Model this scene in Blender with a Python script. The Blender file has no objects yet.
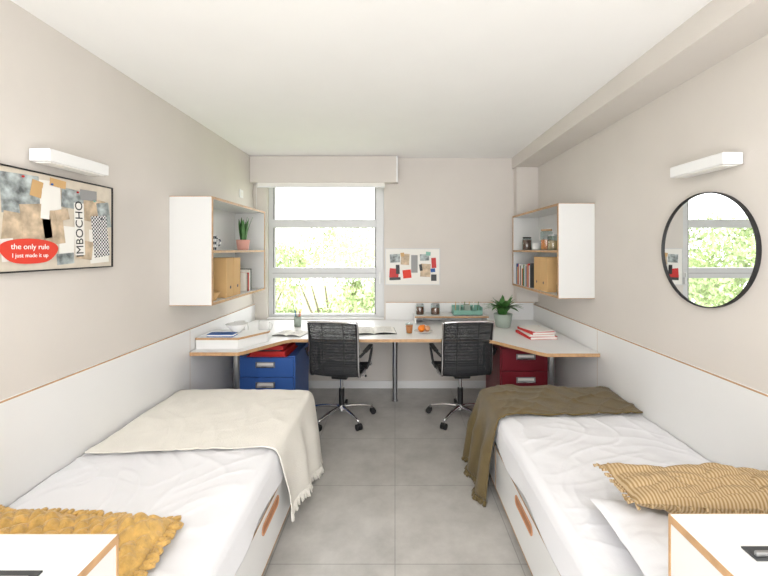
import bpy, bmesh, math, random
from mathutils import Vector, Matrix, noise, Euler
random.seed(7)
D=bpy.data; C=bpy.context
C.scene.view_settings.view_transform='Standard'
pi=math.pi
def lin(c):
    return tuple(((v/255)/12.92 if v/255<=0.04045 else ((v/255+0.055)/1.055)**2.4) for v in c)+(1,)
# ---------------------------------------------------------------- materials
def mat(name,rgb,rough=0.6,metal=0,var=0.0,vscale=3,bump=0,bscale=60,sheen=0,coat=0,trans=0):
    m=D.materials.new(name); m.use_nodes=True; nt=m.node_tree; b=nt.nodes['Principled BSDF']
    b.inputs['Base Color'].default_value=lin(rgb); b.inputs['Roughness'].default_value=rough
    b.inputs['Metallic'].default_value=metal
    if sheen: b.inputs['Sheen Weight'].default_value=sheen
    if coat: b.inputs['Coat Weight'].default_value=coat
    tc=nt.nodes.new('ShaderNodeTexCoord')
    n=nt.nodes.new('ShaderNodeTexNoise'); n.inputs['Scale'].default_value=vscale; n.inputs['Detail'].default_value=5
    nt.links.new(tc.outputs['Object'],n.inputs['Vector'])
    r=nt.nodes.new('ShaderNodeValToRGB'); k=max(var,0.01)
    c=lin(rgb); r.color_ramp.elements[0].color=tuple(x*(1-k) for x in c[:3])+(1,)
    r.color_ramp.elements[1].color=tuple(min(1,x*(1+k)) for x in c[:3])+(1,)
    r.color_ramp.elements[0].position=0.3; r.color_ramp.elements[1].position=0.7
    nt.links.new(n.outputs['Fac'],r.inputs['Fac']); nt.links.new(r.outputs['Color'],b.inputs['Base Color'])
    if bump:
        n2=nt.nodes.new('ShaderNodeTexNoise'); n2.inputs['Scale'].default_value=bscale; n2.inputs['Detail'].default_value=3
        nt.links.new(tc.outputs['Object'],n2.inputs['Vector'])
        bp=nt.nodes.new('ShaderNodeBump'); bp.inputs['Strength'].default_value=bump; bp.inputs['Distance'].default_value=0.01
        nt.links.new(n2.outputs['Fac'],bp.inputs['Height']); nt.links.new(bp.outputs['Normal'],b.inputs['Normal'])
    return m
def stripes(name,c1,c2,scale,axis='X',rough=0.8,thr=0.5,dist=0):
    m=mat(name,c1,rough); nt=m.node_tree; b=nt.nodes['Principled BSDF']
    tc=nt.nodes.new('ShaderNodeTexCoord'); w=nt.nodes.new('ShaderNodeTexWave'); w.bands_direction=axis
    w.inputs['Scale'].default_value=scale; w.inputs['Distortion'].default_value=dist
    nt.links.new(tc.outputs['Object'],w.inputs['Vector'])
    r=nt.nodes.new('ShaderNodeValToRGB'); r.color_ramp.elements[0].position=thr-0.2; r.color_ramp.elements[1].position=thr+0.2
    r.color_ramp.elements[0].color=lin(c2); r.color_ramp.elements[1].color=lin(c1)
    nt.links.new(w.outputs['Fac'],r.inputs['Fac']); nt.links.new(r.outputs['Color'],b.inputs['Base Color'])
    return m
def checker(name,c1,c2,scale):
    m=mat(name,c1,0.8); nt=m.node_tree; b=nt.nodes['Principled BSDF']
    tc=nt.nodes.new('ShaderNodeTexCoord'); w=nt.nodes.new('ShaderNodeTexChecker'); w.inputs['Scale'].default_value=scale
    w.inputs['Color1'].default_value=lin(c1); w.inputs['Color2'].default_value=lin(c2)
    nt.links.new(tc.outputs['Object'],w.inputs['Vector']); nt.links.new(w.outputs['Color'],b.inputs['Base Color'])
    return m
def thin_glass(name,tint=(255,255,255),refl=0.06):
    m=D.materials.new(name); m.use_nodes=True; nt=m.node_tree; nt.nodes.clear()
    o=nt.nodes.new('ShaderNodeOutputMaterial'); t=nt.nodes.new('ShaderNodeBsdfTransparent'); g=nt.nodes.new('ShaderNodeBsdfGlossy')
    g.inputs['Roughness'].default_value=0.02; t.inputs['Color'].default_value=lin(tint)
    mx=nt.nodes.new('ShaderNodeMixShader'); mx.inputs[0].default_value=refl
    nt.links.new(t.outputs[0],mx.inputs[1]); nt.links.new(g.outputs[0],mx.inputs[2]); nt.links.new(mx.outputs[0],o.inputs['Surface'])
    return m
def mesh_fabric(name,rgb,open_=0.35,scale=220):
    m=D.materials.new(name); m.use_nodes=True; nt=m.node_tree; b=nt.nodes['Principled BSDF']
    b.inputs['Base Color'].default_value=lin(rgb); b.inputs['Roughness'].default_value=0.6
    o=nt.nodes['Material Output']; t=nt.nodes.new('ShaderNodeBsdfTransparent'); mx=nt.nodes.new('ShaderNodeMixShader')
    tc=nt.nodes.new('ShaderNodeTexCoord'); v=nt.nodes.new('ShaderNodeTexVoronoi'); v.inputs['Scale'].default_value=scale
    nt.links.new(tc.outputs['Object'],v.inputs['Vector'])
    mt=nt.nodes.new('ShaderNodeMath'); mt.operation='LESS_THAN'; mt.inputs[1].default_value=open_
    nt.links.new(v.outputs['Distance'],mt.inputs[0])
    nt.links.new(mt.outputs[0],mx.inputs[0]); nt.links.new(b.outputs[0],mx.inputs[1]); nt.links.new(t.outputs[0],mx.inputs[2])
    nt.links.new(mx.outputs[0],o.inputs['Surface'])
    return m

M={}
M['wall']=mat('wall_paint',(215,209,202),0.85,var=0.02,bump=0.05,bscale=120)
M['ceil']=mat('ceiling_paint',(246,245,243),0.9)
M['white']=mat('white_laminate',(234,234,233),0.35)
M['offw']=mat('shelf_laminate',(222,222,220),0.4)
M['wood']=mat('plywood_edge',(188,150,110),0.5,var=0.15,vscale=30)
M['alu']=mat('aluminium_frame',(212,213,214),0.4,metal=0.05)
M['chrome']=mat('chrome',(215,215,218),0.12,metal=1)
M['steel']=mat('brushed_steel',(170,172,175),0.3,metal=1)
M['black']=mat('black_plastic',(28,28,30),0.45)
M['mesh']=mesh_fabric('black_mesh',(34,36,40),0.27,260)
M['blue']=mat('blue_metal',(56,98,172),0.4)
M['red']=mat('dark_red_metal',(118,24,38),0.4)
M['redp']=mat('red_plastic',(196,38,36),0.5)
M['sheet']=mat('white_cotton',(230,230,233),0.9,bump=0.15,bscale=25,sheen=0.1)
M['cream']=mat('cream_throw',(233,229,220),0.95,bump=0.3,bscale=160,sheen=0.1,var=0.03,vscale=8)
M['olive']=mat('olive_throw',(100,84,48),0.95,bump=0.5,bscale=140,sheen=0.2,var=0.15,vscale=14)
M['must']=mat('mustard_knit',(204,164,92),0.95,bump=0.8,bscale=90,sheen=0.3,var=0.22,vscale=30)
M['kraft']=mat('kraft_card',(206,168,116),0.8,var=0.05)
M['paper']=mat('paper',(238,236,230),0.8)
M['cork']=mat('board_surface',(216,206,190),0.9,var=0.05,vscale=30)
M['dark']=mat('dark_grey',(60,62,64),0.5)
M['grey']=mat('mid_grey',(150,150,150),0.6)
M['glass']=thin_glass('window_glass',refl=0.05)
M['jar']=thin_glass('jar_glass',(225,235,235),0.15)
M['mirror']=mat('mirror_silver',(240,242,242),0.01,metal=1)
M['leaf']=mat('leaf_green',(72,122,60),0.5,var=0.3,vscale=20)
M['pink']=mat('pink_pot',(222,164,150),0.6)
M['sage']=mat('sage_pot',(158,170,160),0.6)
M['teal']=mat('teal_plastic',(130,180,165),0.5)
M['orange']=mat('orange_fruit',(235,130,30),0.5)
M['amber']=mat('amber_wood',(208,152,112),0.5,var=0.1,vscale=30)
M['recess']=mat('cutout_recess',(172,120,86),0.7,var=0.1,vscale=30)
M['brown']=mat('brown_content',(120,70,45),0.7)
M['blueb']=mat('blue_book',(40,90,160),0.6)
M['cer']=mat('white_ceramic',(238,238,236),0.25)
M['blobred']=mat('red_sticker',(222,66,48),0.7)
M['chk']=checker('checked_cloth',(235,235,235),(50,50,60),110)
M['goldstripe']=stripes('gold_striped_fabric',(196,172,136),(156,128,86),26,'X',0.9)
M['collage']=mat('collage_print',(160,168,168),0.7,var=0.7,vscale=22)
M['collage2']=mat('collage_print_warm',(196,176,150),0.7,var=0.4,vscale=18)

fm=D.materials.new('vinyl_floor'); fm.use_nodes=True; nt=fm.node_tree; b=nt.nodes['Principled BSDF']
tc=nt.nodes.new('ShaderNodeTexCoord'); n=nt.nodes.new('ShaderNodeTexNoise'); n.inputs['Scale'].default_value=4.5; n.inputs['Detail'].default_value=10; n.inputs['Roughness'].default_value=0.65
nt.links.new(tc.outputs['Object'],n.inputs['Vector'])
r=nt.nodes.new('ShaderNodeValToRGB'); r.color_ramp.elements[0].position=0.3; r.color_ramp.elements[1].position=0.72
r.color_ramp.elements[0].color=lin((166,163,158)); r.color_ramp.elements[1].color=lin((196,193,188))
nt.links.new(n.outputs['Fac'],r.inputs['Fac'])
br=nt.nodes.new('ShaderNodeTexBrick'); br.offset=0; br.inputs['Scale'].default_value=1.0; br.inputs['Brick Width'].default_value=0.6; br.inputs['Row Height'].default_value=0.6
br.inputs['Mortar Size'].default_value=0.0025; br.inputs['Color1'].default_value=(1,1,1,1); br.inputs['Color2'].default_value=(0.94,0.94,0.94,1); br.inputs['Mortar'].default_value=(0.66,0.66,0.66,1)
nt.links.new(tc.outputs['Object'],br.inputs['Vector'])
mx=nt.nodes.new('ShaderNodeMix'); mx.data_type='RGBA'; mx.blend_type='MULTIPLY'; mx.inputs[0].default_value=1
nt.links.new(r.outputs['Color'],mx.inputs[6]); nt.links.new(br.outputs['Color'],mx.inputs[7]); nt.links.new(mx.outputs[2],b.inputs['Base Color'])
b.inputs['Roughness'].default_value=0.3
M['floor']=fm

# ---------------------------------------------------------------- builder
class B:
    def __init__(s,name): s.name=name; s.v=[]; s.f=[]; s.mi=[]; s.sm=[]; s.mats=[]
    def _m(s,m):
        m=M[m]
        if m not in s.mats: s.mats.append(m)
        return s.mats.index(m)
    def raw(s,vs,fs,m,smooth=False,T=None):
        o=len(s.v); i=s._m(m)
        for p in vs:
            p=Vector(p)
            s.v.append(T@p if T else p)
        for f in fs: s.f.append([k+o for k in f]); s.mi.append(i); s.sm.append(smooth)
    def frombm(s,bm,m,smooth=False,T=None):
        bm.verts.index_update()
        s.raw([v.co.copy() for v in bm.verts],[[v.index for v in f.verts] for f in bm.faces],m,smooth,T); bm.free()
    def box(s,x0,x1,y0,y1,z0,z1,m,bev=0,T=None,seg=2):
        bm=bmesh.new(); bmesh.ops.create_cube(bm,size=1)
        for v in bm.verts: v.co=Vector(((x0+x1)/2+v.co.x*(x1-x0),(y0+y1)/2+v.co.y*(y1-y0),(z0+z1)/2+v.co.z*(z1-z0)))
        if bev: bmesh.ops.bevel(bm,geom=bm.edges[:],offset=bev,segments=seg,affect='EDGES',profile=0.5)
        s.frombm(bm,m,bev>0.02,T)
    def cyl(s,p0,p1,r0,m,r1=None,n=20,T=None,smooth=True):
        p0=Vector(p0);p1=Vector(p1); r1=r0 if r1 is None else r1
        d=(p1-p0); q=d.to_track_quat('Z','Y').to_matrix()
        vs=[];fs=[]
        for P,R in((p0,r0),(p1,r1)):
            for k in range(n):
                a=2*pi*k/n; vs.append(P+q@Vector((math.cos(a)*R,math.sin(a)*R,0)))
        for k in range(n): fs.append([k,(k+1)%n,n+(k+1)%n,n+k])
        s.raw(vs,fs,m,smooth,T)
        s.raw(vs,[list(range(n))[::-1],list(range(n,2*n))],m,False,T)
    def lathe(s,prof,m,c=(0,0,0),n=24,T=None):
        vs=[];fs=[]
        for (r_,z) in prof:
            for k in range(n):
                a=2*pi*k/n; vs.append((c[0]+r_*math.cos(a),c[1]+r_*math.sin(a),c[2]+z))
        for j in range(len(prof)-1):
            for k in range(n): fs.append([j*n+k,j*n+(k+1)%n,(j+1)*n+(k+1)%n,(j+1)*n+k])
        s.raw(vs,fs,m,True,T)
    def sph(s,c,r_,m,sc=(1,1,1),T=None,sub=2):
        bm=bmesh.new(); bmesh.ops.create_icosphere(bm,subdivisions=sub,radius=r_)
        for v in bm.verts: v.co=Vector((c[0]+v.co.x*sc[0],c[1]+v.co.y*sc[1],c[2]+v.co.z*sc[2]))
        s.frombm(bm,m,True,T)
    def tube(s,pts,r_,m,n=10,T=None,cat=6,closed=False):
        P=[Vector(p) for p in pts]
        if cat:
            Q=[];N=len(P)
            rng=range(N) if closed else range(N-1)
            for i in rng:
                a=P[(i-1)%N] if (closed or i>0) else P[0]; b_=P[i]; c_=P[(i+1)%N]; d_=P[(i+2)%N] if (closed or i+2<N) else P[-1]
                for k in range(cat):
                    t=k/cat; Q.append(0.5*((2*b_)+(c_-a)*t+(2*a-5*b_+4*c_-d_)*t*t+(3*b_-a-3*c_+d_)*t**3))
            if not closed: Q.append(P[-1])
            P=Q
        N=len(P); vs=[];fs=[]; up=None
        for i in range(N):
            t=(P[(i+1)%N]-P[i-1]) if closed else (P[min(i+1,N-1)]-P[max(i-1,0)])
            t.normalize()
            if up is None:
                up=Vector((0,0,1)) if abs(t.z)<0.9 else Vector((1,0,0))
            up=(up-t*up.dot(t)).normalized(); sd=t.cross(up)
            R=r_(i/(N-1)) if callable(r_) else r_
            for k in range(n):
                a=2*pi*k/n; vs.append(P[i]+(up*math.cos(a)+sd*math.sin(a))*R)
        L=N if closed else N-1
        for i in range(L):
            for k in range(n):
                j=(i+1)%N; fs.append([i*n+k,i*n+(k+1)%n,j*n+(k+1)%n,j*n+k])
        if not closed: fs+= [list(range(n)),list(range((N-1)*n,N*n))]
        s.raw(vs,fs,m,True,T)
    def grid(s,fn,nu,nv,m,T=None,smooth=True):
        vs=[fn(i/nu,j/nv) for j in range(nv+1) for i in range(nu+1)]
        fs=[[j*(nu+1)+i,j*(nu+1)+i+1,(j+1)*(nu+1)+i+1,(j+1)*(nu+1)+i] for j in range(nv) for i in range(nu)]
        s.raw(vs,fs,m,smooth,T)
    def poly(s,pts,z0,z1,mtop,mside,T=None):
        n=len(pts); vs=[(p[0],p[1],z0) for p in pts]+[(p[0],p[1],z1) for p in pts]
        s.raw(vs,[list(range(n,2*n)),list(range(n))[::-1]],mtop,False,T)
        s.raw(vs,[[k,(k+1)%n,n+(k+1)%n,n+k] for k in range(n)],mside,False,T)
    def text(s,txt,size,m,T,ext=0.0005):
        cu=D.curves.new('t','FONT'); cu.body=txt; cu.size=size; cu.extrude=ext; cu.align_x='CENTER'; cu.align_y='CENTER'
        ob=D.objects.new('t',cu); me=ob.to_mesh()
        s.raw([v.co.copy() for v in me.vertices],[list(p.vertices) for p in me.polygons],m,False,T)
        ob.to_mesh_clear(); D.objects.remove(ob); D.curves.remove(cu)
    def done(s,loc=None,rot=None,parent=None,solid=0):
        V=s.v
        if loc is None:
            mn=[min(v[i] for v in V) for i in range(3)]; mx_=[max(v[i] for v in V) for i in range(3)]
            loc=Vector(((mn[0]+mx_[0])/2,(mn[1]+mx_[1])/2,mn[2])); V=[v-loc for v in V]
        me=D.meshes.new(s.name); me.from_pydata([tuple(v) for v in V],[],s.f)
        for m in s.mats: me.materials.append(m)
        me.polygons.foreach_set('material_index',s.mi); me.polygons.foreach_set('use_smooth',s.sm)
        me.update()
        ob=D.objects.new(s.name,me); C.collection.objects.link(ob); ob.location=loc
        if rot: ob.rotation_euler=rot
        if solid:
            md=ob.modifiers.new('thick','SOLIDIFY'); md.thickness=solid; md.offset=1
        if parent: ob.parent=parent
        return ob
def empty(name,loc=(0,0,0)):
    e=D.objects.new(name,None); C.collection.objects.link(e); e.location=loc; e.empty_display_size=0.1; return e
def frame(o,ex,ey):
    ex=Vector(ex);ey=Vector(ey);ez=ex.cross(ey)
    m=Matrix((ex,ey,ez)).transposed().to_4x4(); m.translation=Vector(o); return m
def nz(x,y,z=0): return noise.noise(Vector((x,y,z)))

XL,XR,YB,H=-1.54,1.52,4.1,2.5
Y0=-1.3
# ---------------------------------------------------------------- room
o=B('floor'); o.box(XL-.1,XR+.1,Y0,YB+.2,-.1,0,'floor'); ob=o.done(loc=Vector((0,0,0)))
o=B('ceiling'); o.box(XL-.1,XR+.1,Y0,YB+.2,H,H+.1,'ceil'); o.done()
o=B('wall_left'); o.box(XL-.1,XL,Y0,YB+.2,0,H,'wall'); o.done()
o=B('wall_right'); o.box(XR,XR+.1,Y0,YB+.2,0,H,'wall'); o.done()
WX0,WX1,WZ0,WZ1=-1.39,-.12,.745,2.25
o=B('wall_back')
o.box(XL,WX0,YB,YB+.2,0,H,'wall');o.box(WX1,XR,YB,YB+.2,0,H,'wall')
o.box(WX0,WX1,YB,YB+.2,0,WZ0,'wall');o.box(WX0,WX1,YB,YB+.2,WZ1,H,'wall');o.done()
o=B('trim_1'); o.box(1.27,XR,Y0,YB,H-.12,H,'wall'); o.done()
o=B('trim_2'); o.box(1.29,XR,YB-.10,YB,.95,H-.12,'wall'); o.done()
def wains(name,xw,sg):
    o=B(name); x0,x1=sorted((xw,xw+sg*.018))
    cuts=[Y0,.7,2.8,YB]
    for a,b_ in zip(cuts[:-1],cuts[1:]):
        o.box(x0,x1,a+.0015,b_-.0015,.0,.913,'white')
    e0,e1=sorted((xw+sg*.0125,xw+sg*.0185)); o.box(e0,e1,Y0,YB,.908,.9135,'wood')
    for c_ in cuts[1:-1]: o.box(x0,x1,c_-.0015,c_+.0015,0,.909,'wood')
    o.done()
wains('trim_3',XL,1); wains('trim_4',XR,-1)
o=B('trim_5'); o.box(WX1+.02,XR-.02,YB-.018,YB,.735,.935,'white');o.box(WX1+.02,XR-.02,YB-.0185,YB-.010,.930,.936,'wood');o.done()
o=B('baseboard_back'); o.box(XL+.02,XR-.02,YB-.014,YB,0,.08,'white',.003); o.done()
# window
o=B('window_1')
fy0,fy1=YB+.05,YB+.12
o.box(WX0,WX0+.045,fy0,fy1,WZ0,WZ1,'alu',.004);o.box(WX1-.09,WX1,fy0,fy1,WZ0,WZ1,'alu',.004)
o.box(WX0+.045,WX1-.09,fy0,fy1,WZ1-.05,WZ1,'alu',.004);o.box(WX0+.045,WX1-.09,fy0,fy1,WZ0,WZ0+.05,'alu',.004)
o.box(WX0+.045,WX1-.09,fy0-.01,fy1,1.745,1.835,'alu',.004);o.box(WX0+.045,WX1-.09,fy0-.01,fy1,1.19,1.305,'alu',.004)
o.box(WX0+.045,WX1-.09,fy0-.012,fy0-.01,1.243,1.248,'grey')
o.box(WX1-.105,WX1-.09,fy0+.005,fy1-.01,WZ0+.05,WZ1-.05,'grey');o.box(WX0+.045,WX0+.06,fy0+.005,fy1-.01,WZ0+.05,WZ1-.05,'grey')
o.box(WX0+.05,WX1-.1,fy0+.03,fy0+.036,WZ0+.05,WZ1-.05,'glass')
o.box(WX1-.06,WX1-.035,fy0-.02,fy0,1.2,1.26,'white',.004);o.box(WX1-.055,WX1-.04,fy0-.035,fy0-.02,1.13,1.25,'white',.004)
o.box(WX0,WX1,YB-.01,fy0,WZ0,WZ0+.015,'white',.003)
o.done()
o=B('roller_blind')
o.box(XL+.002,.03,YB-.11,YB-.002,2.215,2.495,'wall',.004)
o.box(-1.46,-.11,YB-.10,YB-.092,2.17,2.215,'paper');o.cyl((-1.46,YB-.096,2.17),(-.11,YB-.096,2.17),.009,'white')
o.box(.012,.03,YB-.112,YB-.11,2.215,2.495,'white')
o.cyl((-1.47,YB-.1,2.21),(-1.47,YB-.1,1.3),.002,'white',n=6)
o.done()
o=B('wall_socket'); o.box(XL+.001,XL+.012,3.72,3.80,2.02,2.10,'white',.003); o.box(XL+.012,XL+.016,3.74,3.78,2.04,2.08,'paper',.002); o.done()
# ---------------------------------------------------------------- desk
o=B('built_in_desk')
zt=.745
desk=[(-1.515,2.78),(-1.16,2.78),(-1.13,2.81),(-.93,3.14),(-.87,3.19),(.76,3.19),(.82,3.14),(1.07,2.79),(1.11,2.75),(1.495,2.75),(1.495,4.08),(-1.515,4.08)]
o.poly(desk,zt-.026,zt,'white','wood')
def leg(o,x,y):
    o.cyl((x,y,0.012),(x,y,zt-.03),.024,'steel'); o.cyl((x,y,0),(x,y,.012),.034,'steel'); o.cyl((x,y,zt-.034),(x,y,zt-.026),.05,'steel')
for p in((-1.24,2.95),(0,3.76),(1.22,2.95)): leg(o,*p)
o.box(-1.5,1.48,4.05,4.075,.62,.716,'white')
o.done()
o=B('desk_riser_shelf')
pt=[(-1.515,2.86),(-1.19,2.86),(-1.04,3.10),(-1.04,3.14),(-1.515,3.14)]
o.poly(pt,.817,.833,'white','wood')
pt2=[(-1.513,2.866),(-1.195,2.866),(-1.05,3.10),(-1.05,3.135),(-1.513,3.135)]
o.poly(pt2,.7455,.817,'white','white')
o.done()
o=B('desk_riser_shelf')
o.box(.2,.95,3.82,4.075,.812,.828,'white');o.box(.2,.95,3.816,3.82,.812,.828,'wood')
for x in(.2,.934): o.box(x,x+.016,3.82,4.075,.746,.812,'white')
o.box(.216,.934,4.06,4.075,.746,.812,'white')
o.done()
# ---------------------------------------------------------------- wall shelves
def shelf(name,xw,sg,y0,y1,z0,z1,dep,mids):
    o=B(name); t=.018
    def bx(a,b_,*r): x0,x1=sorted((xw+sg*a,xw+sg*b_)); o.box(x0,x1,*r)
    d=dep-.004; e=.002
    for ya in(y0,y1-t): bx(e,d,ya,ya+t,z0,z1,'offw'); bx(d,dep,ya,ya+t,z0,z1,'wood')
    for za in [z0,z1-t]+mids: bx(e,d,y0+t,y1-t,za,za+t,'offw'); bx(d,dep,y0+t,y1-t,za,za+t,'wood')
    bx(e,.01,y0+t,y1-t,z0+t,z1-t,'offw')
    bx(e,dep,y0-.001,y0,z1-.004,z1,'wood');bx(e,dep,y0-.001,y0,z0,z0+.004,'wood');bx(dep-.003,dep,y0-.001,y0,z0,z1,'wood')
    o.done()
shelf('wall_shelf',XL,1,2.57,3.62,1.12,1.868,.293,[1.48])
shelf('wall_shelf',XR,-1,2.865,3.98,1.13,1.857,.28,[1.48])
# ---------------------------------------------------------------- wall lamps, mirror
def wlamp(xw,sg,y0,y1):
    o=B('wall_lamp'); x0,x1=sorted((xw+sg*.012,xw+sg*.1))
    o.box(x0,x1,y0,y1,1.872,1.926,'white',.006)
    a,b_=sorted((xw+sg*.001,xw+sg*.012)); o.box(a,b_,y0+.03,y1-.03,1.878,1.92,'grey')
    o.box(x0+.012,x1-.012,y0+.02,y1-.02,1.868,1.873,'paper')
    o.done()
wlamp(XL,1,1.57,1.90); wlamp(XR,-1,1.63,1.95)
o=B('round_wall_mirror')
T=frame((XR-.002,1.84,1.5),(0,-1,0),(0,0,1))
R=.28
o.lathe([(0,.012),(R-.005,.012)],'mirror',n=96,T=T)
o.lathe([(R-.005,.01),(R-.005,.020),(R-.001,.022),(R,.020),(R,0)],'black',n=96,T=T)
o.lathe([(R,0),(0,0)],'black',n=96,T=T)
o.done()
# ---------------------------------------------------------------- bulletin board left
o=B('framed_pin_board')
y0,y1,z0,z1=1.44,2.025,1.415,1.828; xb=XL
o.box(xb+.002,xb+.016,y0,y1,z0,z1,'cork')
for a in((y0-.006,y0,z0-.006,z1+.006),(y1,y1+.006,z0-.006,z1+.006),(y0,y1,z0-.006,z0),(y0,y1,z1,z1+.006)): o.box(xb+.002,xb+.022,*a,'black')
def card(yc,zc,w,h,m,lay,rot=0):
    T=frame((xb+.0165+lay*.0012,yc,zc),(0,1,0),(0,0,1))@Matrix.Rotation(math.radians(rot),4,'Z')
    o.box(-w/2,w/2,-h/2,h/2,0,.0008,m,T=T); return T
card(1.535,1.73,.16,.16,'collage',0,3);card(1.52,1.58,.12,.14,'collage2',1,-5);card(1.665,1.74,.10,.13,'paper',1,4)
card(1.60,1.62,.13,.15,'collage2',2,8);card(1.68,1.60,.10,.15,'collage2',2,8);card(1.75,1.53,.08,.16,'paper',1,-2);card(1.78,1.74,.12,.09,'collage',2,-3);card(1.87,1.77,.10,.05,'grey',3,2)
card(1.90,1.70,.15,.12,'collage2',1,-6);card(1.94,1.52,.12,.17,'paper',1,3);card(1.97,1.68,.08,.13,'collage',2,10);card(1.85,1.50,.09,.09,'collage2',2,-8)
card(1.945,1.57,.10,.21,'chk',3,7);card(1.72,1.66,.07,.05,'collage2',4,14)
card(1.48,1.50,.05,.09,'paper',2,6);card(1.70,1.80,.08,.035,'kraft',3,-4);card(1.74,1.46,.09,.05,'collage',3,4);card(1.60,1.76,.05,.07,'kraft',2,-10)
T=card(1.815,1.60,.055,.25,'paper',4,2)
o.text('IMBOCHO',.058,'black',T@Matrix.Translation((0,0,.0012))@Matrix.Rotation(pi/2,4,'Z'))
card(1.64,1.70,.04,.13,'paper',3,-3)
T=frame((xb+.0165+.007,1.57,1.495),(0,1,0),(0,0,1))
vs=[(.125*math.cos(a)*(1+.08*math.sin(3*a)),.058*math.sin(a)*(1+.1*math.cos(2*a)),0) for a in [2*pi*k/40 for k in range(40)]]
o.raw(vs,[list(range(40))],'blobred',T=T)
o.text('the only rule',.032,'paper',T@Matrix.Translation((0,.018,.001)))
o.text('I just made it up',.024,'paper',T@Matrix.Translation((0,-.018,.001)))
for (py,pz,mm) in((1.535,1.80,'redp'),(1.665,1.79,'blueb'),(1.80,1.775,'redp'),(1.945,1.66,'black'),(1.90,1.745,'teal')):
    o.sph((xb+.026,py,pz),.005,mm)
o.done()
o=B('magnetic_board')
bx0,bx1,bz0,bz1=-.10,.48,1.128,1.51
o.box(bx0,bx1,YB-.014,YB-.002,bz0,bz1,'paper')
for a in((bx0-.008,bx0,bz0-.008,bz1+.008),(bx1,bx1+.008,bz0-.008,bz1+.008),(bx0,bx1,bz0-.008,bz0),(bx0,bx1,bz1,bz1+.008)): o.box(a[0],a[1],YB-.02,YB-.002,a[2],a[3],'alu')
def card2(xc,zc,w,h,m,lay,rot=0):
    T=frame((xc,YB-.0145-lay*.0012,zc),(1,0,0),(0,0,1))@Matrix.Rotation(math.radians(rot),4,'Z')
    o.box(-w/2,w/2,-h/2,h/2,0,.0008,m,T=T); return T
card2(.0,1.41,.11,.09,'collage',0,3);card2(-.01,1.25,.10,.10,'redp',1,-4);card2(.03,1.29,.04,.10,'black',2,2);card2(.11,1.40,.09,.12,'collage2',0,-4)
card2(.13,1.24,.09,.09,'blobred',1,6);card2(.21,1.35,.07,.19,'grey',1,0);card2(.22,1.22,.08,.06,'paper',2,5);card2(.32,1.42,.10,.07,'collage',0,2)
card2(.33,1.28,.11,.14,'collage2',1,-3);card2(.42,1.36,.05,.11,'redp',1,3);card2(.42,1.2,.06,.07,'dark',1,0);card2(.28,1.31,.03,.07,'black',2,8)
card2(.0,1.19,.12,.03,'dark',2,2);card2(.36,1.46,.05,.04,'teal',3,-6);card2(.08,1.45,.04,.04,'kraft',3,8);card2(.41,1.28,.05,.04,'blueb',3,5)
o.done()
# ---------------------------------------------------------------- beds
def drape(name,xin,xe,sg,y0,y1,zt_,hem,m,rad=.045,topw=.006,wave=.02,wk=22,flare=.05,nu=70,nv=70,seed=0,endskew=0,thick=.006,parent=None,fringe=None,crease=0):
    Lf=abs(xe-xin)-rad; La=rad*pi/2
    def fn(u,v):
        y=y0+(y1-y0)*v
        h=hem(v); Lh=max(0.0,zt_-rad-h); Ltot=Lf+La+Lh; s_=u*Ltot
        if endskew: y=y+endskew*(1-v)*(u-.3)
        y+=.012*nz(u*4+seed,v*2)
        if s_<=Lf:
            p=[xin+sg*s_,y,zt_]
            w=nz(s_*5+seed,y*3.2)+.5*nz(s_*11,y*9+seed)
            k=min(1,(Lf-s_)/.06+.3)
            p[2]+=topw*(1+w)*k
            if crease:
                q=s_*.75+y*.6+.22*nz(s_*2.2,y*2.2,seed)
                rd=(1-abs(nz(q*7,(y-s_)*1.4,seed+5))*2)
                p[2]+=crease*max(0,rd)**4*k
                q2=y*1.1-s_*.5+.2*nz(s_*3,y*2,seed+8)
                p[2]+=crease*.7*max(0,1-abs(nz(q2*6,s_*1.6,seed+2))*2)**5*k
        elif s_<=Lf+La:
            a=(s_-Lf)/rad; p=[xe-sg*rad+sg*math.sin(a)*rad,y,zt_-rad+math.cos(a)*rad+topw*.3]
        else:
            t=s_-Lf-La; g=min(1,t/.18)
            w=.5+.5*math.sin(wk*y+3*nz(y*2,seed)+2*seed)
            p=[xe+sg*(flare*t/.4+wave*g*w+.004),y,zt_-rad-t]
        e=y-(y1-.05)
        if e>0: p[2]-=e*e*12
        return p
    o=B(name); o.grid(fn,nu,nv,m)
    if fringe:
        for k in range(int((y1-y0)/.012)):
            v=k*.012/(y1-y0); p=Vector(fn(1,v)); q=p+Vector((sg*random.uniform(0,.02),random.uniform(-.01,.01),-min(.05,max(.004,p.z-.004))))
            o.cyl(p,q,.0018,m,n=5)
    ob=o.done(solid=thick,parent=None)
    if parent: ob.parent=parent; ob.location=ob.location-parent.location
    return ob
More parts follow.
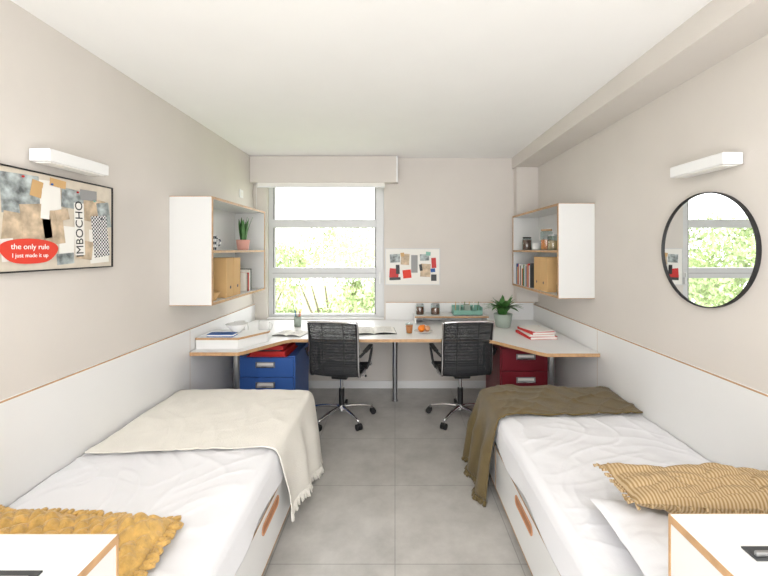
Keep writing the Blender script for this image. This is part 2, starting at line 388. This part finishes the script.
def bed(sg,xw,xf,yn,yf):
    e=empty('bed',((xw+xf)/2,(yn+yf)/2,0))
    def fin(o,nm=None):
        ob=o.done(); ob.location-=e.location; ob.parent=e
    a,b_=sorted((xw,xf-sg*.018))
    o=B('base'); o.box(a,b_,yn,yf,.03,.30,'offw')
    def fx(d0,d1): return sorted((xf-sg*d0,xf-sg*d1))
    f0,f1=fx(.018,0)
    o.box(f0,f1,yn+.0,yf,.045,.295,'white')
    g0,g1=sorted((xf,xf+sg*.002))
    o.box(g0,g1,yn,yf,.293,.30,'wood');o.box(g0,g1,yn,yf,.045,.049,'wood')
    for y in(.98,2.3): o.box(g0,g1,y,y+.004,.05,.29,'wood')
    o.box(a+.03,b_-.03,yn+.03,yf-.03,0,.03,'dark')
    fin(o)
    o=B('handle'); yc,zc=1.80,.238; L=.12;r_=.027
    T=frame((xf+sg*.002,yc,zc),(0,sg,0),(0,0,1))
    outl=[];inn=[]
    for k in range(32):
        aa=2*pi*k/32; cx=L-r_ if math.cos(aa)>=0 else -(L-r_)
        outl.append((cx+r_*math.cos(aa),r_*math.sin(aa))); inn.append((cx+(r_-.008)*math.cos(aa),(r_-.008)*math.sin(aa)))
    vs=[(p[0],p[1],0) for p in outl]+[(p[0],p[1],.003) for p in outl]+[(p[0],p[1],.003) for p in inn]+[(p[0],p[1],0.0005) for p in inn]
    fs=[]
    for j in range(3):
        for k in range(32): fs.append([j*32+k,j*32+(k+1)%32,(j+1)*32+(k+1)%32,(j+1)*32+k])
    o.raw(vs,fs,'amber',True,T=T); o.raw([(p[0],p[1],.0005) for p in inn],[list(range(32))],'recess',T=T)
    fin(o)
    o=B('mattress'); a,b_=sorted((xw,xf-sg*.02)); o.box(a,b_,yn,yf,.302,.485,'sheet',.045,seg=5); fin(o)
    drape('sheet',xw,xf,sg,yn,yf+.01,.489,lambda v:.325+.012*math.sin(v*17),'sheet',topw=.007,wave=.014,wk=14,flare=.0,nu=150,nv=260,seed=3 if sg>0 else 9,parent=e,thick=.004,crease=.006)
    return e
bed(1,-1.515,-.595,.87,2.66)
bed(-1,1.495,.615,.90,2.70)
drape('cream_throw_blanket',-1.50,-.580,1,1.84,2.68,.512,lambda v:.19-.16*v if v<1 else .03,'cream',topw=.006,wave=.028,wk=20,flare=.05,seed=1,endskew=.08,thick=.004,fringe=True,nu=120,nv=100,crease=.004)
drape('olive_throw_blanket',1.49,.599,-1,2.25,2.72,.514,lambda v:.03,'olive',topw=.012,wave=.045,wk=34,flare=.06,seed=5,thick=.01,fringe=True,endskew=-.06,nu=120,nv=80,crease=.012)
# mustard knit blanket
o=B('mustard_knit_blanket')
def mk(u,v):
    x=-1.50+.72*u; y=.90+.49*v
    y+=.05*nz(u*3,v*2,4)-.05*u*(v)
    x+=.03*nz(v*4,u*2,9)
    ed=min(1,min(1-u,v,1-v)*7+.05); ed=math.sqrt(max(0,ed))
    z=.518+ed*(.050+.055*nz(x*5,y*6,2)+.02*nz(x*14,y*14)) 
    z+=ed*.014*abs(math.sin(x*62+y*48))*abs(math.sin(y*48-x*62))
    return (x,y,max(z,.513))
o.grid(mk,230,150,'must')
for k in range(26):
    v=(k+.5)/26; p=Vector(mk(1,v)); o.tube([p,p+Vector((.015,random.uniform(-.01,.01),.004)),p+Vector((.032,random.uniform(-.02,.02),-.0))],.004,'must',n=6,cat=3)
for k in range(30):
    u=(k+.5)/30; p=Vector(mk(u,1)); o.tube([p,p+Vector((0,.012,.004)),p+Vector((random.uniform(-.015,.015),.026,0))],.004,'must',n=6,cat=3)
o.done(solid=.006)
# pillows
def pillow(name,m,w,d,t,loc,rot,tass=None,dent=0,warp=.03):
    o=B(name)
    def sd(sgn):
        def fn(u,v):
            a=u*2-1;b_=v*2-1
            k=max(0,(1-abs(a)**3.2))**.55*max(0,(1-abs(b_)**3.2))**.55
            pin=1-.05*(1-b_*b_)*abs(a)**6; pin2=1-.07*(1-a*a)*abs(b_)**6
            z=sgn*t/2*k*(1+.18*nz(a*2.5+t*9,b_*2.5,sgn))+.006*nz(a*6,b_*6)*k
            z-=dent*sgn*max(0,1-abs(nz(a*3,b_*3,4))*4)*k
            z+=warp*nz(a*1.3,b_*1.3,t*30)
            return (a*w/2*pin,b_*d/2*pin2,z)
        return fn
    o.grid(sd(1),60,50,m);o.grid(sd(-1),60,50,m)
    if tass:
        N=64
        f1=sd(1)
        for k in range(N):
            tt=k/N*4; s_=int(tt); f=(tt-s_)
            u,v={0:(f,0),1:(1,f),2:(1-f,1),3:(0,1-f)}[s_]
            q={0:(0,-1),1:(1,0),2:(0,1),3:(-1,0)}[s_]
            p=Vector(f1(u,v))
            o.cyl(p,(p.x+q[0]*.020,p.y+q[1]*.020,p.z+random.uniform(-.005,.005)),.002,tass,r1=.006,n=8)
    ob=o.done(loc=Vector(loc),rot=rot)
pillow('white_pillow','sheet',.74,.46,.10,(1.08,1.165,.565),(0,0,math.radians(-4)),dent=.008,warp=.012)
pillow('gold_striped_cushion','goldstripe',.68,.25,.10,(1.125,1.32,.662),(math.radians(-3),math.radians(1),math.radians(-4)),'goldstripe',dent=.012,warp=.018)
# ---------------------------------------------------------------- bedside cabinets
def cab(xa,xb_,y0,y1,h,fx):
    o=B('bedside_cabinet')
    o.box(xa,xb_,y0,y1,0,h-.02,'offw');o.box(xa,xb_,y0,y1,h-.018,h,'offw')
    o.box(xa,xb_,y1,y1+.002,h-.018,h,'wood')
    sx=(xb_,xb_+.002) if fx>0 else (xa-.002,xa)
    o.box(*sx,y0,y1+.002,h-.018,h,'wood');o.box(*sx,y1-.004,y1+.002,0,h-.018,'wood');o.box(*sx,y0,y0+.004,0,h-.018,'wood')
    xc=xb_-.12 if fx>0 else xa+.12
    o.box(xc-.045,xc+.045,y1-.135,y1-.10,h,h+.004,'dark',.001)
    o.box(xc-.04,xc+.04,y1-.13,y1-.123,h+.004,h+.014,'steel',.002)
    o.box(xa+.02,xb_-.02,y0-.004,y0,.06,h-.04,'white',.001)
    o.done()
cab(-1.515,-.63,.40,.855,.855,1); cab(.645,1.495,.40,.885,.88,-1)
# ---------------------------------------------------------------- filing cabinets
def filecab(name,m,x0,x1,y0,y1,h):
    o=B(name); o.box(x0,x1,y0+.02,y1,.04,h,m,.004)
    n=3; dh=(h-.05)/n
    for k in range(n):
        za=.045+k*dh; o.box(x0+.012,x1-.012,y0,y0+.02,za+.005,za+dh-.005,m,.004)
        xc=(x0+x1)/2; zc=za+dh*.62
        o.box(xc-.085,xc+.085,y0-.004,y0,zc-.026,zc+.026,'steel',.002)
        o.box(xc-.07,xc+.07,y0-.006,y0-.003,zc-.004,zc+.018,'paper')
        o.box(xc-.075,xc+.075,y0-.016,y0-.004,zc-.022,zc-.010,'chrome',.003)
    for a in(x0+.05,x1-.05):
        for b_ in(y0+.06,y1-.05): o.cyl((a-.012,b_,.02),(a+.012,b_,.02),.02,'black')
    o.done()
filecab('blue_drawer_cabinet','blue',-1.38,-.87,3.27,3.80,.575)
filecab('red_drawer_cabinet','red',.915,1.355,3.27,3.80,.655)
o=B('red_file_tray'); z=.576
o.box(-1.28,-.93,3.255,3.62,z,z+.008,'redp',.003);o.box(-1.26,-.95,3.26,3.60,z+.008,z+.045,'redp',.004);o.box(-1.24,-.99,3.27,3.58,z+.045,z+.055,'dark',.002);o.box(-1.22,-.97,3.27,3.58,z+.055,z+.09,'redp',.004);o.done()
# ---------------------------------------------------------------- office chair
def chair(loc,rz,baserot):
    e=empty('office_chair',loc); e.rotation_euler=(0,0,rz); e.scale=(.95,.95,.99)
    def fin(o):
        ob=o.done(loc=Vector((0,0,0))); ob.parent=e
    o=B('star_base')
    o.cyl((0,0,.075),(0,0,.125),.035,'chrome',r1=.03)
    for k in range(5):
        a=baserot+2*pi*k/5; d=Vector((math.cos(a),math.sin(a),0))
        o.tube([d*.02+Vector((0,0,.105)),d*.15+Vector((0,0,.10)),d*.30+Vector((0,0,.072))],lambda t:.019-.008*t,'chrome',n=10,cat=4)
        c=d*.295; o.cyl(c+Vector((0,0,.05)),c+Vector((0,0,.08)),.008,'chrome',n=10)
        sd=Vector((-d.y,d.x,0)); c2=c+d*.008+Vector((0,0,.027))
        for q in(-1,1): o.cyl(c2+sd*q*.006,c2+sd*q*.024,.027,'black',n=20)
        o.sph(c2+Vector((0,0,.008)),.02,'black',sc=(1,1,1.1))
    fin(o)
    o=B('gas_column'); o.cyl((0,0,.12),(0,0,.27),.026,'black');o.cyl((0,0,.27),(0,0,.39),.015,'chrome')
    o.box(-.075,.075,-.09,.09,.375,.415,'black',.01)
    o.tube([(.05,.02,.395),(.16,.02,.39),(.22,.02,.385)],.005,'chrome',n=8,cat=3); o.sph((.225,.02,.385),.012,'black')
    o.box(-.225,.225,-.03,.03,.41,.425,'chrome',.004)
    fin(o)
    prof=[(.27,.415),(.25,.445),(.12,.445),(-.05,.438),(-.17,.44),(-.225,.475),(-.235,.55),(-.24,.66),(-.25,.78),(-.275,.89),(-.285,.91)]
    P=[Vector((0,p[0],p[1])) for p in prof]
    def samp(t):
        n=len(P)-1; x=min(t*n,n-1e-6); i=int(x); f=x-i
        a=P[max(i-1,0)];b_=P[i];c_=P[i+1];d_=P[min(i+2,n)]
        return 0.5*((2*b_)+(c_-a)*f+(2*a-5*b_+4*c_-d_)*f*f+(3*b_-a-3*c_+d_)*f**3)
    o=B('mesh_seat_and_back')
    def fn(u,v):
        p=samp(v); x=(u*2-1)*.215
        sag=.012*(1-(u*2-1)**2)
        rib=.0025*math.sin(v*2*pi*46)
        tn=(samp(min(1,v+.01))-samp(max(0,v-.01))).normalized(); nn=Vector((0,-tn.z,tn.y))
        q=Vector((x,p.y,p.z))+nn*(rib)
        q.y+= -sag if v>.5 else 0; q.z-= sag if v<.45 else 0
        return q
    o.grid(fn,16,330,'mesh')
    fin(o)
    o=B('padded_strips')
    for v0 in [k/30 for k in range(1,30)]:
        p=[fn(i/8,v0) for i in range(9)]; o.tube(p,.0028,'black',n=6,cat=0)
    for u0 in(.28,.72):
        p=[fn(u0,.5+i/60) for i in range(31)]; o.tube(p,.005,'black',n=6,cat=0)
    fin(o)
    o=B('side_frame')
    for q in(-1,1):
        o.tube([(q*.221,p[0],p[1]) for p in prof],.0105,'chrome',n=10,cat=5)
        o.tube([(q*.213,p[0]-.004,p[1]) for p in prof],.009,'black',n=8,cat=5)
    o.tube([(-.221,-.285,.91),(-.12,-.298,.917),(.12,-.298,.917),(.221,-.285,.91)],.011,'chrome',n=10,cat=4)
    o.tube([(-.221,.27,.415),(.221,.27,.415)],.010,'chrome',n=10,cat=2)
    fin(o)
    o=B('armrests')
    for q in(-1,1):
        o.tube([(q*.23,-.235,.62),(q*.262,-.20,.648),(q*.268,-.06,.648),(q*.268,.07,.638),(q*.262,.10,.60),(q*.25,.06,.50),(q*.228,.04,.445)],.012,'black',n=10,cat=6)
        o.box(q*.268-.022,q*.268+.022,-.19,.06,.648,.666,'black',.008)
    fin(o)
chair((-.475,3.365,0),math.radians(-9),1.75)
chair((.585,3.38,0),math.radians(5),1.45)
# ---------------------------------------------------------------- small items
def jar(name,c,r_,h,content,lid,fill=.6):
    o=B(name); x,y,z=c
    o.lathe([(0,.001),(r_*.95,.001),(r_,.006),(r_,h*.85),(r_*.85,h*.9),(r_*.85,h*.93)],'jar',c)
    o.lathe([(0,.004),(r_*.9,.004),(r_*.9,h*fill),(0,h*fill+.004)],content,c)
    o.cyl((x,y,z+h*.92),(x,y,z+h),r_*.92,lid); o.done()
def potted(name,c,r_,h,potm,kind):
    o=B(name); x,y,z=c
    o.lathe([(0,0.001),(r_*.72,.001),(r_*.8,.01),(r_,h),(r_*.9,h),(r_*.85,h*.88),(0,h*.88)],potm,c)
    n=16 if kind=='snake' else 52
    for k in range(n):
        a=random.uniform(0,2*pi)
        if kind=='snake': L=random.uniform(.16,.235);lean=random.uniform(.1,.35);w=.014
        else: L=random.uniform(.14,.22);lean=random.uniform(.25,1.0);w=.024
        d=Vector((math.cos(a),math.sin(a),0)); sd=Vector((-d.y,d.x,0)); base=Vector(c)+Vector((0,0,h*.88))+d*random.uniform(0,r_*.5)
        def fn(u,v):
            ww=w*math.sin(pi*min(1,(v*.85+.15)))**.7*(u*2-1)
            ang=lean*(v*1.3 if kind!='snake' else .6+.3*v)
            return base+d*(L*v*math.sin(ang))+Vector((0,0,L*v*math.cos(ang)))+sd*ww+d*abs(u*2-1)*-.003
        o.grid(fn,2,8,'leaf')
    o.done()
def mug(name,c,r_,h,m,hd=True):
    o=B(name); x,y,z=c
    o.lathe([(0,.001),(r_*.9,.001),(r_,.006),(r_,h),(r_*.9,h),(r_*.88,.008),(0,.008)],m,c)
    if hd: o.tube([(x+r_*.95,y,z+h*.8),(x+r_*1.6,y,z+h*.75),(x+r_*1.6,y,z+h*.3),(x+r_*.95,y,z+h*.22)],.004,m,n=8)
    o.done()
def books(name,x0,y0,z,n,sg,mats,hmin=.17,hmax=.22,dep=.14):
    o=B(name); y=y0
    for k in range(n):
        t=random.uniform(.018,.034); h=random.uniform(hmin,hmax); d=dep*random.uniform(.85,1)
        a,b_=sorted((x0,x0-sg*d)); m=mats[k%len(mats)]
        o.box(a,b_,y,y+.002,z,z+h,m);o.box(a,b_,y+t-.003,y+t-.001,z,z+h,m);o.box(*( (b_-.003,b_) if sg>0 else (a,a+.003)),y,y+t-.001,z,z+h,m)
        o.box(a+.003,b_-.003,y+.002,y+t-.003,z+.003,z+h-.004,'paper'); y+=t
    o.done()
def boxfile(name,x,y0,y1,z,h,dep,sg,n):
    o=B(name); t=(y1-y0)/n; a,b_=sorted((x,x-sg*dep))
    for k in range(n):
        ya=y0+k*t; o.box(a,b_,ya+.002,ya+t-.002,z,z+h,'kraft',.002)
        fx=b_ if sg>0 else a
        T=frame((fx+sg*.002,ya+t/2,z+h*.25),(0,sg,0),(0,0,1)); o.lathe([(0,.0015),(.012,.0015)],'dark',T=T)
    o.done()
zs=1.138; zm=1.498+.0005
o=B('patterned_mug'); c=(-1.32,2.70,zm)
M['chk2']=checker('patterned_ceramic',(235,235,235),(60,70,80),50)
o.lathe([(0,.001),(.036,.001),(.042,.006),(.042,.105),(.037,.105),(.036,.008),(0,.008)],'chk2',c);o.tube([(c[0]+.04,c[1],c[2]+.085),(c[0]+.066,c[1],c[2]+.075),(c[0]+.066,c[1],c[2]+.04),(c[0]+.04,c[1],c[2]+.025)],.005,'chk2',n=8);o.done()
potted('potted_snake_plant',(-1.33,3.30,zm),.058,.09,'pink','snake')
boxfile('kraft_box_file',-1.27,2.84,3.10,zs+.001,.30,.24,1,2)
books('book_row',-1.29,3.27,zs+.001,5,1,['paper','brown','redp','paper','dark'],.15,.2)
o=B('wooden_bowl'); o.lathe([(0,.001),(.03,.001),(.06,.06),(.055,.06),(.028,.01),(0,.01)],'kraft',(-1.31,2.69,zs+.001)); o.done()
jar('dark_storage_jar',(1.33,3.80,zm),.045,.13,'brown','black',.8)
jar('glass_storage_jar',(1.31,3.26,zm),.05,.18,'orange','wood',.5)
jar('glass_storage_jar',(1.31,3.12,zm),.045,.13,'kraft','steel',.6)
mug('white_cup',(1.33,3.55,zm),.035,.07,'cer')
books('book_row',1.26,3.50,zs+.011,15,-1,['dark','paper','redp','kraft','blueb','paper','leaf','dark','orange','paper'],.16,.23)
boxfile('kraft_box_file',1.26,3.12,3.42,zs+.011,.29,.24,-1,2)
jar('glass_storage_jar',(1.32,2.98,zs+.01),.04,.09,'paper','steel',.6)
zd=.7465
o=B('white_serving_bowl'); o.lathe([(0,.001),(.03,.001),(.035,.01),(.085,.07),(.08,.07),(.03,.015),(0,.012)],'cer',(-1.28,3.05,.834),n=32);o.done()
mug('white_coffee_mug',(-1.38,3.35,zd),.045,.12,'cer')
mug('white_coffee_mug',(-1.20,3.45,zd),.045,.11,'cer')
o=B('blue_notebook'); o.box(-1.44,-1.24,2.88,2.97,.834,.84,'blueb',.001);o.box(-1.438,-1.242,2.882,2.968,.84,.85,'paper');o.box(-1.44,-1.24,2.88,2.97,.85,.854,'blueb',.001);o.done()
o=B('pencil_cup'); c=(-.96,3.72,zd); o.lathe([(0,.001),(.035,.001),(.036,.1),(.032,.1),(.031,.006),(0,.006)],'sage',c)
for k,mm in enumerate(['orange','redp','kraft','teal','blueb','amber']):
    a=k*1.05; o.cyl((c[0]+.012*math.cos(a),c[1]+.012*math.sin(a),c[2]+.008),(c[0]+.035*math.cos(a),c[1]+.03*math.sin(a),c[2]+.17),.0035,mm,n=6)
o.done()
def openbook(name,x,y,w,d,rot,cov='grey'):
    o=B(name)
    def pg(q):
        def fn(u,v): return (q*u*w/2,(v-.5)*d,.004+.016*math.sin(min(1,u*1.02)*pi)**.7*(1-u*.5))
        return fn
    o.box(-w/2-.004,w/2+.004,-d/2-.004,d/2+.004,0,.003,cov)
    for q in(-1,1): o.grid(pg(q),14,2,'paper')
    for q in(-1,1):
        for k in range(6): o.box(min(q*.03,q*w*.42),max(q*.03,q*w*.42),-d*.36+k*d*.13,-d*.35+k*d*.13,.0195,.0202,'grey')
    o.done(loc=Vector((x,y,zd)),rot=(0,0,rot))
openbook('open_magazine',-.20,3.50,.40,.28,.1,'dark')
openbook('open_notebook',-.93,3.38,.26,.19,-.2)
o=B('fruit_plate'); c=(.26,3.45,zd); o.lathe([(0,.001),(.05,.001),(.085,.014),(.083,.017),(.05,.006),(0,.006)],'cer',c,n=32)
o.sph((.24,3.44,zd+.038),.032,'orange');o.sph((.295,3.46,zd+.034),.028,'amber');o.sph((.26,3.50,zd+.034),.028,'orange');o.done()
o=B('juice_glass'); c=(.13,3.42,zd); o.lathe([(0,.001),(.028,.001),(.034,.09)],'jar',c);o.lathe([(0,.004),(.026,.004),(.031,.07),(0,.07)],'orange',c);o.done()
jar('glass_storage_jar',(.26,3.93,.829),.042,.11,'brown','steel',.7)
jar('glass_storage_jar',(.42,3.93,.829),.048,.11,'brown','steel',.6)
o=B('desk_organizer_tray'); x0,x1,y0,y1,z=.60,.90,3.87,4.0,.829
o.box(x0,x1,y0,y1,z,z+.006,'teal');o.box(x0,x1,y0,y0+.005,z,z+.05,'teal');o.box(x0,x1,y1-.005,y1,z,z+.09,'teal')
for x in(x0,x0+.1,x0+.2,x1-.005): o.box(x,x+.005,y0,y1,z,z+.08,'teal')
for k in range(6): o.cyl((x0+.03+k*.045,3.93,z+.008),(x0+.035+k*.048,3.95,z+.13),.004,['kraft','paper','leaf'][k%3],n=6)
o.box(x0+.12,x0+.18,3.90,3.97,z+.008,z+.10,'sage');o.done()
potted('potted_houseplant',(1.06,3.70,zd),.09,.13,'sage','bush')
o=B('book_stack'); z=zd
for k,(w,d,t,mm,rt) in enumerate([(.24,.30,.022,'redp',0.1),(.22,.28,.016,'paper',.02),(.21,.27,.02,'redp',.16),(.18,.24,.008,'paper',.3)]):
    T=Matrix.Translation((1.24,3.32,z))@Matrix.Rotation(rt,4,'Z')
    o.box(-w/2,w/2,-d/2,d/2,0,.002,mm,T=T);o.box(-w/2,w/2,-d/2,d/2,t-.002,t,mm,T=T);o.box(-w/2,-w/2+.002,-d/2,d/2,0,t,mm,T=T)
    o.box(-w/2+.002,w/2-.003,-d/2+.003,d/2-.003,.002,t-.002,'paper',T=T); z+=t
o.done()
# ---------------------------------------------------------------- outside
M['grass']=mat('grass',(150,165,110),0.9,var=.3,vscale=1)
M['bark']=mat('bark',(120,110,95),0.9,var=.3,vscale=8)
M['fol']=mat('tree_foliage',(158,174,124),0.7,var=.45,vscale=2)
o=B('ground_outside'); o.box(-40,40,YB+.6,80,-6.2,-6,'grass'); o.done()
for (x,y,top) in((-4.6,11,2.3),(-2.0,13,2.4),(-.2,11.5,1.9),(-7.8,13,2.8),(-11,12,2.5),(2.2,14,2.4)):
    o=B('leafy_tree'); o.tube([(x,y,-6),(x+.1,y,-3.5),(x-.1,y+.1,-1)],lambda t:.22-.1*t,'bark',n=10)
    for k in range(6):
        a=k*1.05; o.tube([(x,y,-2.5+k*.2),(x+.7*math.cos(a),y+.7*math.sin(a),-1),(x+1.3*math.cos(a),y+1.3*math.sin(a),top-2)],lambda t:.08-.06*t,'bark',n=6,cat=3)
    cl=[(x+random.gauss(0,1.1),y+random.gauss(0,.8),top-random.uniform(.4,4.2),random.uniform(.45,.9)) for _ in range(26)]
    vs=[];fs=[]
    for k in range(8000):
        c=random.choice(cl); d=Vector((random.gauss(0,1),random.gauss(0,1),random.gauss(0,1))).normalized()*c[3]*random.random()**.4
        p=Vector(c[:3])+d; R=Euler((random.uniform(0,6),random.uniform(0,6),random.uniform(0,6))).to_matrix(); s_=random.uniform(.05,.10)
        i=len(vs)
        for q in((-1,0,0),(0,-.45,0),(1,0,0),(0,.45,0)): vs.append(p+R@(Vector(q)*s_))
        fs.append([i,i+1,i+2,i+3])
    o.raw(vs,fs,'fol'); o.done()
# ---------------------------------------------------------------- light
w=D.worlds.new('sky'); C.scene.world=w; w.use_nodes=True; nt=w.node_tree
bg=nt.nodes['Background']; bg.inputs['Color'].default_value=(0.985,0.99,1.0,1); bg.inputs['Strength'].default_value=4.8
sun=D.lights.new('sun','SUN'); sun.energy=6; sun.angle=.03; so=D.objects.new('sun',sun); C.collection.objects.link(so)
so.rotation_euler=(math.radians(30),0,math.radians(-20)); so.location=(0,-3,8)
fl=D.lights.new('ceiling_fill','AREA'); fl.energy=80; fl.size=.8; fl.color=(1,.98,.96); fo=D.objects.new('ceiling_fill',fl); C.collection.objects.link(fo)  # added fill light, no lamp of the room; aimed up to brighten the ceiling
fo.location=(0,-.5,1.3); fo.rotation_euler=(pi-math.radians(-35),0,0)
# ---------------------------------------------------------------- camera
cam=D.cameras.new('camera'); co=D.objects.new('camera',cam); C.collection.objects.link(co)
co.location=(0,0,1.5); co.rotation_euler=(pi/2,0,0); cam.sensor_width=36; cam.lens=36*377/768
cam.shift_x=-11/768; cam.shift_y=-38/768; cam.clip_start=.02; cam.clip_end=200
C.scene.camera=co
